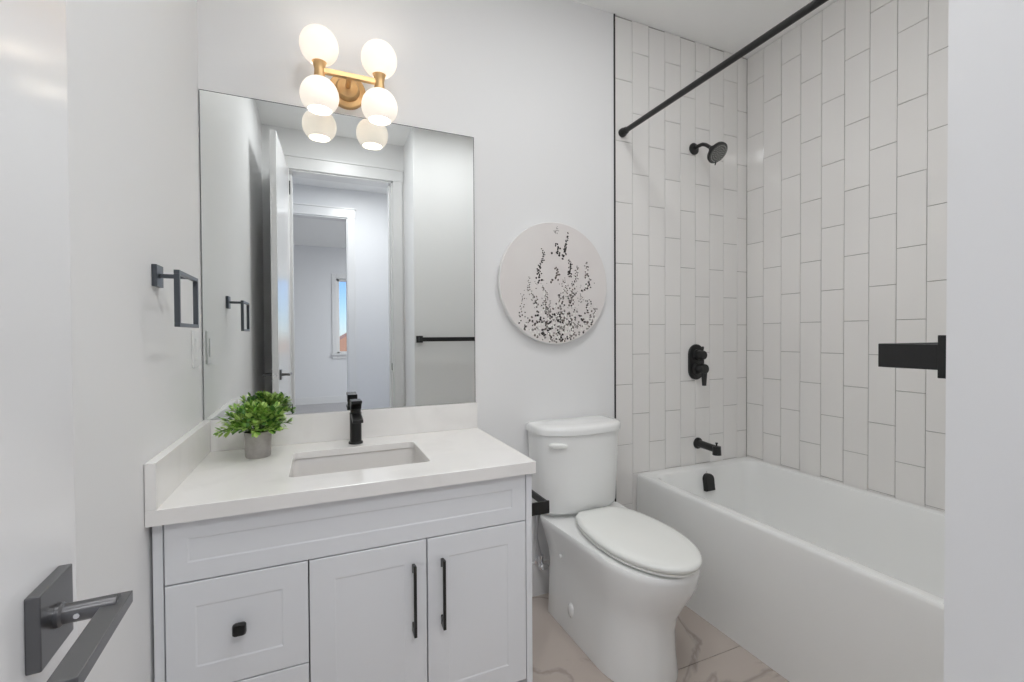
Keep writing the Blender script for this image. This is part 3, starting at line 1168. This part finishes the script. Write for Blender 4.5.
b_ = MB()
b_.loft([tring(.4005, .150, 1.690, 1.745, 1.80), tring(.4150, .150, 1.690, 1.745, 1.80), tring(.4170, .176, 1.662, 1.74), tring(.424, .186, 1.652, 1.735), tring(.44, .192, 1.644, 1.732), tring(.60, .196, 1.636, 1.728), tring(.757, .203, 1.630, 1.725)])
b_.build('toilet_tank', M['porc'], to, smooth=40)
b_ = MB()
b_.loft([tring(.7585, .200, 1.634, 1.726, 1.826), tring(.7600, .209, 1.622, 1.722, 1.832), tring(.780, .211, 1.620, 1.722, 1.833), tring(.790, .208, 1.624, 1.722, 1.832),
         tring(.7955, .200, 1.638, 1.725, 1.825), tring(.7985, .165, 1.670, 1.735, 1.81)])
b_.build('tank_lid', M['porc'], to, smooth=50)
b_ = MB()
b_.lathe([(.010, 0), (.010, .012)], 18, axis((TC - .150, 1.668, .716), (-.3, -1, 0)))
lv = []
for t, w_, h_ in ((0, .3, .3), (.12, .8, .8), (.3, 1, 1), (.7, .85, .9), (.92, .6, .7), (1, .2, .2)):
    x = TC - .196 + .074 * t
    yq = 1.666 - .030 * t - .006
    lv.append([Vector((x, yq - .008 * w_ * math.cos(2 * PI * k / 12), .722 - .0125 * h_ * math.sin(2 * PI * k / 12) - .003 * t)) for k in range(12)])
b_.loft(lv)
b_.build('flush_lever', M['seat'], to, smooth=60)['label'] = 'white flush lever'

# water supply
sv = thing('supply_valve', 'chrome angle stop valve and hose on the wall behind the toilet', 'shutoff valve', (.90, YB, .17))
vx, vz = .908, .158
b_ = MB()
b_.lathe([(.022, 0), (.021, .004), (.010, .008)], 24, axis((vx, YB - .0145, vz), (0, -1, 0)))
b_.tube([(vx, YB - .018, vz), (vx, YB - .062, vz)], .011, 14)
b_.tube([(vx, YB - .040, vz - .010), (vx, YB - .040, vz + .038)], .0125, 14)
b_.build('valve_body', M['chrome'], sv, smooth=30)
b_ = MB()
b_.lathe([(.006, 0), (.023, .004), (.024, .014), (.018, .018)], 12, axis((vx, YB - .060, vz), (0, -1, 0)) @ Matrix.Scale(.6, 4, (0, 1, 0)))
b_.build('valve_handle', M['chrome'], sv, smooth=30)
b_ = MB()
b_.tube([(vx, YB - .040, vz + .030), (vx - .010, YB - .039, vz + .07), (vx - .020, YB - .036, vz + .12), (vx - .015, YB - .034, vz + .18), (vx - .005, YB - .034, vz + .249)], .0065, 12)
b_.build('supply_hose', M['hose'], sv, smooth=60)

# ------------------------------------------------------------------ toilet paper holder on the vanity side
tp = thing('toilet_paper_holder', 'black flat bar toilet paper holder on the side of the vanity next to the toilet', 'toilet paper holder', (.616, 1.37, .60))
b_ = MB()
b_.box(.6146, .6235, 1.505, 1.555, .583, .633)
b_.build('mounting_plate', M['black'], tp, bevel=.001)
b_ = MB()
b_.box(.6235, .712, 1.526, 1.534, .596, .620)
b_.box(.704, .712, 1.350, 1.534, .596, .620)
b_.box(.630, .712, 1.345, 1.353, .582, .624)
b_.build('holder_arm', M['black'], tp, bevel=.0008)

# ------------------------------------------------------------------ towel bar on the front wall
tbar = thing('towel_bar', 'matte black flat towel bar on the wall to the right of the doorway', 'towel bar', (1.0, YF, 1.155))
for i, xx in enumerate((.6985, 1.262)):
    b_ = MB()
    b_.box(xx - .024, xx + .024, YF + .0005, YF + .013, 1.130, 1.181)
    b_.build('wall_plate', M['black'], tbar, bevel=.0008)
b_ = MB()
b_.box(.6845, 1.276, YF + .070, YF + .080, 1.139, 1.170)
for xx in (.6845, 1.268):
    b_.box(xx, xx + .008, YF + .009, YF + .072, 1.139, 1.170)
b_.build('bar', M['black'], tbar, bevel=.0008)

# ------------------------------------------------------------------ towel ring on the left wall
tr = thing('towel_ring', 'square open dark metal towel ring on the left wall beside the mirror', 'towel ring', (XL, 1.37, 1.33))
b_ = MB()
b_.box(XL + .0003, XL + .011, 1.335, 1.386, 1.306, 1.359)
b_.build('wall_plate', M['iron'], tr, bevel=.001)
b_ = MB()
b_.box(XL + .011, -.2965, 1.355, 1.365, 1.328, 1.338)
b_.build('ring_post', M['iron'], tr, bevel=.001)
b_ = MB()
xa, xb = -.302, -.291
y0, y1, z0, z1, th = 1.256, 1.436, 1.207, 1.338, .009
b_.box(xa, xb, y0, y1, z1 - th, z1)
b_.box(xa, xb, y0, y1, z0, z0 + th)
b_.box(xa, xb, y0, y0 + th, z0 + th, z1 - th)
b_.box(xa, xb, y1 - th, y1, z0 + th, z1 - th)
b_.build('ring', M['iron'], tr, bevel=.0008)

# light switch
sw = thing('light_switch', 'white rocker light switch low beside the mirror on the left wall', 'light switch', (XL, 1.735, 1.145))
b_ = MB()
b_.box(XL + .0003, XL + .006, 1.697, 1.772, 1.086, 1.204)
b_.build('switch_plate', M['plastic'], sw, bevel=.002)
b_ = MB()
b_.box(XL + .006, XL + .0095, 1.718, 1.751, 1.112, 1.178)
b_.build('rocker', M['plastic'], sw, bevel=.001)

# bodies for the added, unseen fill lights (the area lamps above carry their light)
for (x, y, w_, lab) in [(FILL_XY[0][0], FILL_XY[0][1], .155, 'added fill light, round disc out of view on the bathroom ceiling nearest the doorway'),
                        (FILL_XY[1][0], FILL_XY[1][1], .155, 'added fill light, round disc out of view on the bathroom ceiling, bathtub side'),
                        (.35, -.70, .155, 'added fill light, round disc out of view on the ceiling of the hall'),
                        (1.5, -3.2, .20, 'added fill light, round disc out of view on the ceiling of the bedroom')]:
    cl = thing('added_fill_light', lab, 'ceiling light', (x, y, CEIL))
    b_ = MB()
    b_.lathe([(w_ + .012, 0), (w_ + .012, -.012), (w_, -.018), (w_, -.012)], 40, Matrix.Translation((x, y, CEIL - .0005)), cap0=True, cap1=False)
    b_.build('fill_rim', M['plastic'], cl, smooth=30)
    b_ = MB()
    b_.lathe([(w_ - .001, -.010), (w_ - .001, -.013)], 40, Matrix.Translation((x, y, CEIL - .0005)))
    b_.build('fill_disc', M['filldisc'], cl)
